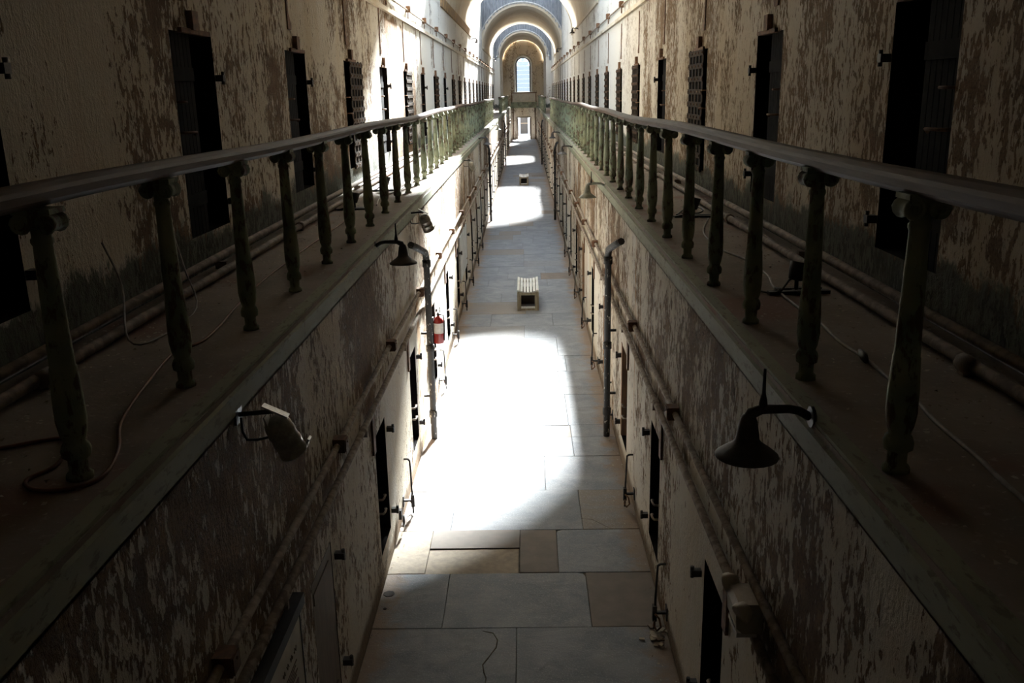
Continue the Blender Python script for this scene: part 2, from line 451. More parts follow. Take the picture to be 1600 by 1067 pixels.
ORD = ['first', 'second', 'third', 'fourth', 'fifth', 'sixth', 'seventh', 'eighth', 'ninth', 'tenth', 'eleventh', 'twelfth', 'thirteenth',
       'fourteenth', 'fifteenth', 'sixteenth', 'seventeenth', 'eighteenth', 'nineteenth', 'twentieth', 'twenty-first', 'twenty-second',
       'twenty-third', 'twenty-fourth', 'twenty-fifth', 'twenty-sixth', 'twenty-seventh', 'twenty-eighth', 'twenty-ninth', 'thirtieth']

# ------------------------------------------------------------------ door positions
LOW = {-1: [5.02 + 2.47 * k for k in range(30) if 5.02 + 2.47 * k < 77], 1: [4.73 + 2.58 * k for k in range(29) if 4.73 + 2.58 * k < 77]}
LW, LZ0, LZ1 = 0.58, 0.30, 1.46
UPP = {-1: [3.52 + 3.21 * k for k in range(23) if 3.52 + 3.21 * k < 76], 1: [4.96 + 3.38 * k for k in range(22) if 4.96 + 3.38 * k < 76]}
UW, UZ0, UZ1 = 0.90, 3.40, 4.90

def wall_sheet(x, y0, y1, z0, z1, holes):
    mb = MB(); y = y0
    for (a, b, za, zb) in sorted(holes):
        if b < y0 or a > y1: continue
        mb.quad([(x, y, z0), (x, a, z0), (x, a, z1), (x, y, z1)])
        mb.quad([(x, a, z0), (x, b, z0), (x, b, za), (x, a, za)])
        mb.quad([(x, a, zb), (x, b, zb), (x, b, z1), (x, a, z1)])
        y = b
    mb.quad([(x, y, z0), (x, y1, z0), (x, y1, z1), (x, y, z1)])
    return mb

SIDE = {-1: 'left', 1: 'right'}
walls = {}
for s in (-1, 1):
    hs = [(y, y + LW, LZ0, LZ1) for y in LOW[s]]
    walls[s] = struct('wall_' + SIDE[s], wall_sheet(s * W, NEAR, ENDY, -0.05, 3.0, hs), 'wl' if s < 0 else 'wr',
                      'peeling plaster wall along the %s side of the sunken stone passage' % SIDE[s])
    hs = [(y, y + UW, UZ0, UZ1) for y in UPP[s]]
    mb = wall_sheet(s * U, NEAR, NARROW, GZ - 0.05, SPR + 0.02, hs)
    # the hall narrows at the far end: return face and narrow wall
    mb.quad([(s * U, NARROW, GZ - .05), (s * UN, NARROW, GZ - .05), (s * UN, NARROW, SPR + .3), (s * U, NARROW, SPR + .3)])
    mb.quad([(s * UN, NARROW, GZ - .05), (s * UN, ENDY, GZ - .05), (s * UN, ENDY, SPR + .3), (s * UN, NARROW, SPR + .3)])
    for (a, b) in BAYS:
        mb.quad([(s * U, a - .05, SPR), (s * U, b + .05, SPR), (s * U, b + .05, EAVE + .1), (s * U, a - .05, EAVE + .1)])
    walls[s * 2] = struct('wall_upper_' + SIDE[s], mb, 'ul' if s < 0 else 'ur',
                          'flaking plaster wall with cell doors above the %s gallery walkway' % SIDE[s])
struct('wall_near', MB().bx(-2.6, 2.6, NEAR - .2, NEAR, -0.1, 9.6), 'end', 'plaster wall closing the block behind the viewer')

# ------------------------------------------------------------------ floor and flagstones
floor = struct('floor', MB().bx(-W - .3, W + .3, NEAR, ENDY + .2, -0.12, -0.012), 'mortar', 'long stone passage floor of large grey flagstones')
def flag_mesh(x0, x1, y0, y1, mat, dz=0.0, chip=None):
    g, bv = 0.002, 0.004
    top = dz
    a = [(x0 + g, y0 + g), (x1 - g, y0 + g), (x1 - g, y1 - g), (x0 + g, y1 - g)]
    if chip:          # one corner rounded off: (corner index, size)
        k, cs = chip; p = Vector(a[k]); pa = Vector(a[k - 1]); pb = Vector(a[(k + 1) % 4])
        da = (pa - p).normalized(); db = (pb - p).normalized()
        a[k:k + 1] = [tuple(p + da * cs), tuple(p + (da + db) * cs * 0.3), tuple(p + db * cs)]
    c = Vector((sum(p[0] for p in a) / len(a), sum(p[1] for p in a) / len(a)))
    mb = MB(); n = len(a)
    ins = [Vector(p) + (c - Vector(p)).normalized() * bv * 1.4 for p in a]
    mb.v += [(p[0], p[1], -0.02) for p in a] + [(p[0], p[1], top - bv) for p in a] + [(p.x, p.y, top) for p in ins]
    for lv in (0, 1):
        for i in range(n):
            j = (i + 1) % n
            mb.face((lv * n + i, lv * n + j, (lv + 1) * n + j, (lv + 1) * n + i))
    mb.face(tuple(2 * n + i for i in range(n)))
    part('flagstone', mb, mat, floor)
rows = [  # y0, y1, x splits, {index: material}
    (5.30, 6.78, [-0.01], {}, {}),
    (6.78, 7.69, [-0.655, 0.635], {2: 'flag_warm'}, {1: (2, 0.07)}),
    (8.56, 9.53, [-0.72, 0.67], {}, {}),
    (9.53, 10.53, [-0.35, 0.30], {}, {}),
    (10.53, 11.18, [-0.5, 0.68], {}, {}),
    (11.18, 11.62, [-0.6, 0.12, 0.68], {2: 'flag_warm'}, {}),
    (11.62, 12.35, [-0.4, 0.15, 0.66], {}, {}),
    (12.35, 12.92, [-0.2, 0.66], {}, {}),
    (12.92, 13.28, [-0.05, 0.45], {1: 'flag_warm'}, {}),
    (13.28, 14.1, [-0.7, 0.6], {}, {}),
    (14.1, 15.0, [0.02, 0.75], {}, {}),
    (15.0, 16.23, [-0.65, 0.64], {}, {}),
    (16.23, 17.12, [0.05], {}, {}),
    (17.12, 18.1, [-0.62, 0.62], {}, {}),
    (18.1, 19.2, [0.08], {}, {}),
]
# the row with the lower patch beside the long brown slab
for q in ((-W, -0.90, 7.69, 8.56, 'flag_rough', 0), (-0.90, 0.01, 8.17, 8.56, 'flag_warm', 0.006), (-0.90, 0.0, 7.69, 8.17, 'flag_rough', -0.006),
          (0.01, 0.385, 7.69, 8.56, 'flag_warm', 0.002), (0.385, W, 7.69, 8.56, 'flag', 0.0)):
    flag_mesh(q[0], q[1], q[2], q[3], q[4], q[5], (3, 0.06) if q[0] == 0.385 else None)
y = 19.2
while y < ENDY - 0.3:
    d = random.uniform(0.75, 1.15) if y < 46 else random.uniform(1.1, 1.6)
    k = random.choice((1, 2, 2, 3)) if y < 46 else random.choice((1, 2))
    sp = sorted(-W + 2 * W * (i + 1) / (k + 1) + random.uniform(-.22, .22) for i in range(k))
    mats = {random.randrange(k + 1): 'flag_warm'} if random.random() < 0.10 else {}
    rows.append((y, min(y + d, ENDY), sp, mats, {})); y += d
yy = 5.30
while yy > 3.0:     # under the viewer
    rows.append((yy - 1.0, yy, [random.uniform(-.4, .4)], {}, {})); yy -= 1.0
for (y0, y1, sp, mats, chips) in rows:
    xs = [-W] + sp + [W]
    for i in range(len(xs) - 1):
        flag_mesh(xs[i], xs[i + 1], y0, y1, mats.get(i, 'flag'), random.uniform(-0.003, 0.003), chips.get(i))

# crack and spalled spots in the nearest slabs
part('slab_crack', MB().tube([(-.30, 6.73, .001), (-.21, 6.70, .001), (-.17, 6.60, .001), (-.18, 6.49, .001), (-.215, 6.41, .001), (-.245, 6.34, .001), (-.28, 6.26, .001), (-.265, 6.16, .001), (-.245, 6.09, .001), (-.26, 5.9, .001)],
     [.002, .004, .005, .006, .004, .006, .005, .006, .005, .003], 5), 'mortar', floor)
part('slab_crack', MB().tube([(.665, 8.80, .001), (.78, 8.78, .001), (.88, 8.66, .001), (.96, 8.565, .001)], [.003, .004, .004, .002], 5), 'mortar', floor)
part('spalled_spot', MB().lathe([(.055, 0), (.05, .0035)], (-1.19, 7.34, .0), 7).lathe([(.018, 0), (.016, .0035)], (-1.19, 7.09, .0), 6), 'bdark', floor)

# ------------------------------------------------------------------ vaults
def vault(y0, y1, r, zc, lab, n=56, th=0.22):
    mb = MB(); b = 0
    for yy in (y0, y1):
        for R in (r, r + th):
            for k in range(n + 1):
                a = PI * k / n
                mb.v.append((R * math.cos(a), yy, zc + R * math.sin(a)))
    m_ = n + 1
    for k in range(n):
        mb.face((k, k + 1, 2 * m_ + k + 1, 2 * m_ + k), 0, True)
        mb.face((m_ + k + 1, m_ + k, 3 * m_ + k, 3 * m_ + k + 1), 0, True)
        mb.face((k + 1, k, m_ + k, m_ + k + 1)); mb.face((2 * m_ + k, 2 * m_ + k + 1, 3 * m_ + k + 1, 3 * m_ + k))
    return struct('ceiling', mb, 'vault', lab)
vault(NEAR - .1, 22.1, U, SPR, 'plastered barrel vault over the near end of the block')
vault(29.0, 45.0, U, SPR, 'nearest visible pale plastered barrel vault at the top of the picture')
vault(57.0, 72.0, U, SPR, 'middle pale barrel vault between two skylight bays')
vault(NARROW, ENDY + .1, UN, SPR + .25, 'farthest and darkest barrel vault in front of the end wall')
# orange-stained course where the left vault springs, and plain course on the right
for s, a, b in ((-1, 29.0, 45.0), (1, 29.0, 45.0), (-1, 57.0, 72.0), (1, 57.0, 72.0)):
    struct('trim_%d' % {(-1, 29.0): 1, (1, 29.0): 2, (-1, 57.0): 3, (1, 57.0): 4}[(s, a)],
           MB().bx(s * (U - .05), s * (U + .02), a, b, SPR - .02, SPR + (.30 if s < 0 and a < 40 else .07)), 'orangew' if s < 0 and a < 40 else 'vault',
           '%s springing course under the %s barrel vault, %s side' % ('orange-stained' if s < 0 and a < 40 else 'pale plaster', 'nearer' if a < 40 else 'middle', SIDE[s]))

# ------------------------------------------------------------------ skylight bays
ow = 'near middle far'.split()
for bi, (a, b) in enumerate(BAYS):
    sk = struct_e('window_%d' % (bi + 2), 'glazed gable skylight over the %s gap between the vaults' % ow[bi], (0, (a + b) / 2, RIDGE))
    fr = MB(); yc = (a + b) / 2
    nb = int(round((b - a) / 1.1)); st = (b - a) / nb
    for s in (-1, 1):
        sl = Vector((-s * U, 0, RIDGE - EAVE)); L = sl.length
        ang = math.atan2(RIDGE - EAVE, U)
        rm = Matrix.Rotation(s * ang, 3, 'Y')
        mid = Vector((s * U / 2, 0, (EAVE - RIDGE) / 2))
        for k in range(nb + 1):
            fr.box((mid.x, a + k * st - yc, mid.z), (L, 0.05, 0.08), 0, rm)
        fr.box((s * U, 0, EAVE - RIDGE), (0.10, b - a, 0.12))
        for k in range(nb):
            pm = MB().box((mid.x, a + (k + .5) * st - yc, mid.z), (L - .04, st - .05, 0.008), 0, rm)
            part('pane', pm, 'glass' if bi == 0 else 'dimmed_glass', sk)
        # plastered strip between wall top and eaves
    fr.box((0, 0, 0.02), (0.12, b - a, 0.14))
    part('skylight_frame', fr, 'timber', sk)
    for yb, inner in ((a, U), (b, U if b < NARROW - 1 else UN)):
        zc = SPR if inner == U else SPR + .25
        g = struct_e('wall_gable', 'blue-grey boarded gable above the vault at the %s end of the %s skylight' % ('near' if yb == a else 'far', ow[bi]), (0, yb, EAVE))
        wd = 0.2; x = -U; bk = MB()
        while x < U - .01:
            xc = x + wd / 2
            ztop = RIDGE - (RIDGE - EAVE) * abs(xc) / U + .02
            R = inner + .16
            zb = zc + math.sqrt(max(R * R - xc * xc, 0)) if abs(xc) < R else SPR - .02
            if ztop > zb + .02:
                sg = -1 if yb == b else 1
                off = sg * .03 + random.uniform(-.006, .006)
                part('board', MB().bx(xc - wd / 2 + .006, xc + wd / 2 - .006, off - .015, off + .015, zb - EAVE, ztop - EAVE), 'gable', g)
                bk.bx(xc - wd / 2, xc + wd / 2, sg * -.03, sg * .012, zb - EAVE - .05, ztop - EAVE)
            x += wd
        part('gable_backing', bk, 'timber', g)
        # dark curved beam along the edge of the vault
        if yb == b: part('curved_beam', MB().tube([((inner + .20) * math.cos(PI * k / 24), -.06, zc - EAVE + (inner + .20) * math.sin(PI * k / 24)) for k in range(25)], .05, 6), 'timber', g)

# ------------------------------------------------------------------ galleries
for s in (-1, 1):
    struct('floor_gallery', MB().bx(s * (E_ - .03), s * (U + .02), NEAR, ENDY, 2.96, GZ), 'gal', 'dusty walkway of the %s gallery with fallen paint' % SIDE[s])
    mb = MB()
    mb.prism([(s * (W - .012), 2.985), (s * (W - .012), 3.085), (s * (W + .004), 3.10), (s * (W + .004), 3.135), (s * (W + .075), 3.135), (s * (W + .085), 3.10), (s * (W + .085), 2.985)], NEAR, ENDY)
    struct('trim_%d' % (5 if s < 0 else 6), mb, 'sill', 'flaking pale green edge board along the %s gallery' % SIDE[s])

# railings
BX = {-1: -1.485, 1: 1.405}
bal_mb = MB().lathe([(.047, 0), (.047, .018), (.034, .03), (.034, .075), (.049, .085), (.052, .11), (.046, .13), (.037, .14), (.046, .17), (.053, .22), (.052, .30),
                     (.046, .40), (.046, .415), (.043, .42), (.036, .70), (.032, .84), (.037, .85), (.037, .862), (.032, .868), (.032, .90)], n=10)
bal_me = bal_mb.mesh('baluster', 'bal')
cap_mb = MB()
cap_mb.box((0, 0, .958 - .03), (.085, .075, .05)); cap_mb.box((0, 0, .955), (.13, .10, .018))
for sx in (-1, 1):
    cap_mb.lathe([(.020, -.052), (.033, -.05), (.036, -.04), (.030, -.025), (.030, .025), (.036, .04), (.033, .05), (.020, .052)], (sx * .042, 0, .915), 12, axis=(0, 1, 0))
    for sy in (-1, 1):
        c = Vector((sx * .042, sy * .053, .915)); pts = []
        for k in range(15):
            a = k * 0.75; r_ = .030 * (1 - k / 15.5)
            pts.append(c + Vector((math.cos(a) * r_ * sx, 0, math.sin(a) * r_)))
        cap_mb.tube(pts, .0042, 5)
cap_me = cap_mb.mesh('capital', 'bal')
def railing(s, y0, y1, ys, label):
    t = thing('gallery_railing', label, 'railing', (BX[s], y0, GZ), group=None)
    # handrail
    prof = [(-.048, .0), (-.058, .010), (-.060, .036), (-.050, .050), (-.024, .064), (0, .067), (.024, .064), (.050, .050), (.060, .036), (.058, .010), (.048, 0), (.03, -.012), (-.03, -.012)]
    mb = MB(); n = len(prof); st = []; y = y0
    while y < y1: st.append(y); y += 1.05
    st.append(y1)
    for i, yy in enumerate(st):
        dz = 0.012 * math.sin(yy * 0.9 + s) + 0.010 * math.sin(yy * 0.37)
        dx = 0.012 * math.sin(yy * 0.31 + 2 * s)
        for (px, pz) in prof: mb.v.append((px + dx, yy - y0, pz + .962 + dz))
    for i in range(len(st) - 1):
        for k in range(n):
            k2 = (k + 1) % n
            mb.face((i * n + k, i * n + k2, (i + 1) * n + k2, (i + 1) * n + k))
    mb.face(tuple(range(n))); e = (len(st) - 1) * n; mb.face(tuple(e + k for k in reversed(range(n))))
    part('handrail', mb, 'rail', t)
    for yy in ys:
        b = link('baluster', bal_me, t, (0, yy - y0, 0), (random.uniform(-.012, .012), random.uniform(-.010, .010), random.uniform(-.1, .1)))
        link('capital', cap_me, b)
for s, f in ((-1, 2.96), (1, 2.93)):
    ys = [f + 1.047 * k for k in range(-4, 48) if -1.8 < f + 1.047 * k < 46.5]
    railing(s, NEAR + .05, 46.8, ys, 'green iron baluster railing with brown handrail on the %s gallery, nearer run' % SIDE[s])
    ys = [59 + 1.05 * k for k in range(28) if 59 + 1.05 * k < 87]
    railing(s, 58.7, 87.2, ys, 'short far run of green railing at the end of the %s gallery' % SIDE[s])

# ------------------------------------------------------------------ upper doors
DN = [0]
def new_door(label, loc):
    DN[0] += 1
    return struct_e('door_%d' % DN[0], label, loc)
def shared(fn):
    cache = {}
    def g(*a):
        if a not in cache: cache[a] = fn(*a)
        return cache[a]
    return g
@shared
def up_mesh(kind, s):
    """door parts in local coords: y 0..UW along the wall, x 0 at the wall face and + away from the hall, z 0 at the sill"""
    H = UZ1 - UZ0; mb = MB(); x = lambda v: s * v
    if kind == 'jamb':
        for (a, b, c, d) in ((0, 0, 0, H), (UW, UW, 0, H)):
            mb.quad([(x(0), a, c), (x(.55), a, c), (x(.55), a, d), (x(0), a, d)])
        mb.quad([(x(0), 0, 0), (x(0), UW, 0), (x(.55), UW, 0), (x(.55), 0, 0)])
        mb.quad([(x(0), 0, H), (x(0), UW, H), (x(.55), UW, H), (x(.55), 0, H)])
        mb.quad([(x(.55), 0, 0), (x(.55), UW, 0), (x(.55), UW, H), (x(.55), 0, H)])
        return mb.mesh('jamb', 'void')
    if kind == 'lattice':       # strap-iron grille, hung proud of the wall and slid half open
        w_ = 1.02; o_ = .30 if s < 0 else .14
        for k in range(5):
            yy = o_ + .05 + k * (w_ - .1) / 4
            mb.bx(x(-.012), x(-.022), yy - .038, yy + .038, -.03, H + .01)
        for k in range(10):
            zz = .02 + k * (H - .06) / 9
            mb.bx(x(-.022), x(-.032), o_, o_ + w_, zz - .034, zz + .034)
        for k in range(5):
            for j in range(10):
                mb.box((x(-.036), o_ + .05 + k * (w_ - .1) / 4, .02 + j * (H - .06) / 9), (.012, .024, .024), 1)  # lighter dots at the crossings stand in for light through the holes
        return mb.mesh('lattice', ['lattice', 'rust'])
    if kind == 'back':
        w_ = 1.02; o_ = .30 if s < 0 else .14
        mb.bx(x(-.002), x(-.012), o_ + .01, o_ + w_ - .01, -.02, H)  # near-black sheet added behind the straps for the dark of the cell
        return mb.mesh('lattice_dark_sheet', 'void')
    if kind == 'leaf':
        for k in range(6):
            mb.bx(x(.02), x(.06), k * UW / 12 + .004, (k + 1) * UW / 12 - .004, 0, H)
        mb.bx(x(.01), x(.03), 0, UW / 2, .22, .32); mb.bx(x(.01), x(.03), 0, UW / 2, H - .35, H - .25)
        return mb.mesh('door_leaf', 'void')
    if kind == 'hanger':
        mb.bx(x(-.05), x(.02), UW * .42, UW * .56, H + .02, H + .16); mb.bx(x(-.03), x(.02), UW * .2, UW * .9, H - .005, H + .03)
        return mb.mesh('hanger', 'rust')
    if kind == 'bolt':
        z = .78
        mb.tube([(x(.02), .04, z), (x(-.03), .04, z), (x(-.05), .12, z), (x(-.05), .2, z), (x(-.03), .21, z - .02)], .011, 6)
        mb.tube([(x(.02), .02, z + .22), (x(-.04), .02, z + .22), (x(-.04), .10, z + .22)], .010, 6)
        return mb.mesh('bolt', 'rust')
    if kind == 'pintle':
        mb.box((x(-.03), UW + .035, 0), (.07, .06, .05)); mb.tube([(x(-.05), UW + .05, -.05), (x(-.05), UW + .05, .05)], .014, 6)
        return mb.mesh('hinge_pintle', 'iron')
    if kind == 'chase':
        mb.prism([(0, 0)] * 3, 0, 0) if False else None
        zt = 5.90 - UZ0; z0 = H + .22
        yc = UW * .52 - .26
        pts = [(x(-.014), yc - .03, zt), (x(-.014), yc + .03, zt), (x(-.014), yc + .035, z0 + .16), (x(-.014), yc + .13, z0 + .05), (x(-.014), yc + .11, z0), (x(-.014), yc - .02, z0)]
        b = len(mb.v); mb.v += pts + [(x(.01), p[1], p[2]) for p in pts]
        mb.face(tuple(range(6)))
        for i in range(6): mb.face((i, (i + 1) % 6, 6 + (i + 1) % 6, 6 + i))
        return mb.mesh('pipe_chase_shade', 'rust')  # raised brown strip; the groove's shadow is put into its dark colour
for s in (-1, 1):
    for i, yy in enumerate(UPP[s]):
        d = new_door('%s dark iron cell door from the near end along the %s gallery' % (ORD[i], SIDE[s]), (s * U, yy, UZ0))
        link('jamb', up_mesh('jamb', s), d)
        lat = i in (3, 5, 7) or i > 8 if s < 0 else i == 2 or i > 3
        if lat: link('lattice', up_mesh('lattice', s), d); link('lattice_dark_sheet', up_mesh('back', s), d)
        if not lat: link('door_leaf', up_mesh('leaf', s), d)
        link('hanger', up_mesh('hanger', s), d); link('bolt', up_mesh('bolt', s), d)
        if not lat:
            for z in (.18, 1.18): link('hinge_pintle', up_mesh('pintle', s), d, (0, 0 if s < 0 else 0, z))
        c = link('pipe_chase_shade', up_mesh('chase', s), walls[2 * s], (s * U, yy, UZ0))
# ledge above the doors
for s in (-1, 1):
    zl = 5.92 if s < 0 else 6.02
    struct('trim_%d' % (7 if s < 0 else 8), MB().prism([(s * (U + .01), zl + .06), (s * (U - .05), zl + .045), (s * (U - .05), zl - .03), (s * (U + .01), zl - .04)], NEAR, NARROW), 'ledge',
           'narrow plaster ledge running above the doors of the %s gallery' % SIDE[s])

# ------------------------------------------------------------------ lower doors
@shared
def low_mesh(kind, s):
    H = LZ1 - LZ0; mb = MB(); x = lambda v: s * v
    if kind == 'jamb':
        for a in (0, LW): mb.quad([(x(0), a, 0), (x(.45), a, 0), (x(.45), a, H), (x(0), a, H)])
        mb.quad([(x(0), 0, 0), (x(0), LW, 0), (x(.45), LW, 0), (x(.45), 0, 0)])
        mb.quad([(x(0), 0, H), (x(0), LW, H), (x(.45), LW, H), (x(.45), 0, H)])
        mb.quad([(x(.45), 0, 0), (x(.45), LW, 0), (x(.45), LW, H), (x(.45), 0, H)])
        return mb.mesh('jamb', 'void')
    if kind == 'leaf':
        mb.bx(x(.30), x(.34), .01, LW - .01, .01, H - .01)
        for z in (.2, H - .2): mb.bx(x(.28), x(.30), .03, LW - .03, z - .04, z + .04)
        return mb.mesh('door_leaf', 'iron')
    if kind == 'shut':
        mb.bx(x(.0), x(.05), .003, LW - .02, .005, H - .005); mb.bx(x(-.012), x(.01), .02, LW * .8, .06, .14); mb.bx(x(-.008), x(.01), .02, LW * .8, H - .16, H - .08)
        return mb.mesh('door_leaf', 'wood_door')
    if kind == 'frame':
        mb.bx(x(-.006), x(.06), LW - .02, LW + .06, 0, H + .02)
        return mb.mesh('door_post', 'wood_brown')
    if kind == 'pintle':
        mb.box((x(-.035), LW + .10, 0), (.07, .05, .045)); mb.tube([(x(-.06), LW + .10, -.035), (x(-.06), LW + .10, .045)], .014, 6)
        return mb.mesh('hinge_pintle', 'iron')
    if kind == 'bolt':
        mb.tube([(x(.02), .02, 0), (x(-.035), .02, 0), (x(-.045), .06, 0), (x(-.045), .13, 0), (x(-.03), .15, -.01)], .011, 6)
        return mb.mesh('bolt', 'pipe')
    if kind == 'strap':
        mb.bx(x(-.02), x(.01), -.14, -.04, H - .10, H + .30)
        return mb.mesh('rust_plate', 'rust')
for s in (-1, 1):
    for i, yy in enumerate(LOW[s]):
        shut = (s < 0 and i == 0)
        d = new_door('%s low cell door from the near end, %s wall of the stone passage%s' % (ORD[i], SIDE[s], ', shut and brown' if shut else ''), (s * W, yy, LZ0))
        if shut: link('jamb', low_mesh('jamb', s), d); link('door_leaf', low_mesh('shut', s), d)
        else: link('jamb', low_mesh('jamb', s), d); link('door_leaf', low_mesh('leaf', s), d)
        if s > 0 and i in (2, 3, 5): link('door_post', low_mesh('frame', s), d)
        for z in (.14, 1.0): link('hinge_pintle', low_mesh('pintle', s), d, (0, 0, z))
        if not shut:
            for z in (.42, .56): link('bolt', low_mesh('bolt', s), d, (0, 0, z))
        if not shut: link('rust_plate', low_mesh('strap', s), d)

# ------------------------------------------------------------------ pipes along the walls
def box_mb(sz): return MB().box((0, 0, 0), sz).box((0, 0, sz[2] * .5 + .004), (sz[0] * .8, sz[1] * .8, .012))
for s in (-1, 1):
    by = [3.4 + 2.53 * k for k in range(29)] if s < 0 else [6.47 + 2.62 * k for k in range(27)]
    xw = s * (W - .032)
    if s > 0: by[2] += .34
    t = thing('electrical_conduit', 'upper conduit strung with square junction boxes along the lower %s wall' % SIDE[s], 'conduit', (xw, NEAR, 2.05))
    part('tube', MB().tube([(0, 0, 0)] + [(0, y - NEAR, .012 * math.sin(y)) for y in by] + [(0, ENDY - .1 - NEAR, 0)], .024, 8), 'pipe', t)
    bm_ = MB().box((-s * .012, 0, 0), (.085, .10, .10)).box((-s * .057, 0, 0), (.012, .085, .085)).tube([(-s * .062, 0, .02), (-s * .07, 0, .02)], .008, 6).mesh('junction_box', 'rust')
    for y in by: link('junction_box', bm_, t, (0, y - NEAR, .012 * math.sin(y)))
    t = thing('steam_pipe', 'thicker lower pipe with couplings along the lower %s wall' % SIDE[s], 'pipe', (s * (W - .037), NEAR, 1.79))
    part('tube', MB().tube([(0, 0, .02), (0, 8, .015), (0, 30, 0), (0, ENDY - .1 - NEAR, 0)], .028, 8), 'pipe', t)
    cm = MB().lathe([(.028, -.05), (.0335, -.045), (.0335, .045), (.028, .05)], n=8, axis=(0, 1, 0)).box((0, 0, -.03), (.062, .03, .05)).mesh('coupling', 'pipe')
    for y in [b + .9 for b in by]: link('coupling', cm, t, (0, y - NEAR, .01))
    # upper hall conduit
    zz = 6.16 if s < 0 else 6.27
    by = [1.28 + 3.21 * k for k in range(24) if 1.28 + 3.21 * k < NARROW] if s < 0 else [1.5 + 3.38 * k for k in range(23)]
    t = thing('electrical_conduit', 'thin conduit with junction boxes high on the wall above the %s gallery ledge' % SIDE[s], 'conduit', (s * (U - .04), NEAR, zz))
    part('tube', MB().tube([(0, 0, 0), (0, NARROW - .1 - NEAR, 0)], .018, 6), 'pipe', t)
    bm_ = MB().box((0, 0, .03), (.10, .13, .13)).box((-s * .055, 0, .03), (.012, .11, .11)).tube([(0, 0, -.03), (0, 0, -.16)], .014, 6).mesh('junction_box', 'rust')
    for y in by: link('junction_box', bm_, t, (0, y - NEAR, 0))
    # floor pipes on the gallery
    t = thing('heating_pipe', 'dusty heating pipe lying along the %s gallery, nearer the railing' % SIDE[s], 'pipe', (s * 2.15, NEAR, GZ + .05))
    part('tube', MB().tube([(0, 0, 0), (s * .02, 6, 0), (-s * .01, 12, 0), (s * .01, 20, 0), (0, 40, 0), (0, NARROW - NEAR - .2, 0)], .032, 8), 'gpipe', t)
    cm = MB().lathe([(.03, -.05), (.045, -.045), (.045, .045), (.03, .05)], n=8, axis=(0, 1, 0)).box((0, 0, -.03), (.06, .06, .035)).mesh('coupling', 'gpipe')
    for y in range(1, 76, 5): link('coupling', cm, t, (0, y, 0))
    t = thing('heating_pipe', 'dusty heating pipe lying along the %s gallery, against the wall' % SIDE[s], 'pipe', (s * 2.29, NEAR, GZ + .09))
    part('tube', MB().tube([(0, 0, 0), (s * .03, 9, 0), (s * .01, 15, .0), (0, 40, 0), (0, NARROW - NEAR - .2, 0)], .032, 8), 'gpipe', t)
    for y in range(3, 76, 6): link('pipe_rest', MB().box((0, 0, -.06), (.09, .05, .06)).mesh('pipe_rest', 'gpipe') if y == 3 else bpy.data.meshes['pipe_rest'] if s < 0 else bpy.data.meshes['pipe_rest'], t, (0, y, 0))

# drainpipes
@shared
def drain_mesh(s):
    mb = MB().tube([(0, 0, 0), (0, 0, 2.42), (0, -.10, 2.52), (s * .03, -.82, 2.71), (s * .065, -.94, 2.75)], .042, 8)
    return mb.mesh('pipe_run', 'drain')
@shared
def collar_mesh():
    return MB().lathe([(.042, -.05), (.055, -.045), (.055, .045), (.042, .05)], n=8).mesh('collar', 'drain')
@shared
def strap_mesh(s):
    return MB().bx(s * .03, s * .112, -.012, .012, -.015, .015).mesh('wall_strap', 'iron')
for s in (-1, 1):
    for i, yy in enumerate((11.2, 32.2, 57.8)):
        t = thing('drainpipe', '%s black drainpipe with bent top on the lower %s wall' % (('nearest', 'middle', 'farthest')[i], SIDE[s]), 'pipe', (s * (W - .115), yy, 0))
        link('pipe_run', drain_mesh(s), t)
        for z in (.35, 1.25, 2.36): link('collar', collar_mesh(), t, (0, 0, z))
        for z in (.6, 1.45): link('wall_strap', strap_mesh(s), t, (0, 0, z))

# ------------------------------------------------------------------ lamps
def make_lamp(mat, name, label, group=None):
    t = thing(name, label, 'lamp')
    sh = [(.128, 0), (.127, .006), (.105, .024), (.080, .042), (.060, .056), (.048, .072), (.044, .10), (.036, .15), (.028, .172), (.014, .182)]
    inn = [(r_ * .96 - .001, h_ + .001) for r_, h_ in sh[:6]]
    part('lamp_shade', MB().lathe(sh, n=20, caps=False).lathe(inn[::-1], n=20, caps=False), mat, t)
    part('socket', MB().lathe([(.02, .045), (.024, .05), (.024, .10), (.02, .105)], n=10), 'iron', t)
    part('arm', MB().tube([(0, 0, .155), (.012, 0, .185), (.05, 0, .200), (.16, 0, .200), (.20, 0, .192), (.245, 0, .165)], [.026, .026, .021, .018, .018, .018], 8).lathe([(.045, 0), (.045, .014)], (.245, 0, .165), 10, axis=(1, 0, 0)), mat, t)
    part('riser', MB().lathe([(.020, .20), (.016, .235), (.008, .27), (.006, .37)], (.055, 0, 0), 8), 'iron', t)
    return t
dark = make_lamp('enamel', 'gooseneck_lamp', 'x')
pale = make_lamp('enamel_pale', 'gooseneck_lamp', 'x')
lamps = [(dark, 1, 3.42, 3.005, 'large dark gooseneck wall lamp nearest the viewer below the right gallery edge'),
         (pale, 1, 13.1, 2.965, 'pale grey-green gooseneck lamp under the right gallery edge'),
         (dark, 1, 22.3, 2.975, 'third gooseneck lamp from the near end under the right gallery edge'),
         (dark, 1, 30.2, 2.975, 'small far gooseneck lamp under the right gallery edge, fourth in line'),
         (dark, -1, 8.15, 2.955, 'dark gooseneck lamp nearest the viewer under the left gallery edge'),
         (dark, -1, 27.3, 2.975, 'second gooseneck lamp from the near end under the left gallery edge'),
         (pale, -1, 38.4, 2.96, 'small pale gooseneck lamp under the left gallery edge, third in line'),
         (pale, -1, 60.0, 2.98, 'farthest pale gooseneck lamp under the left gallery edge')]
used = set()
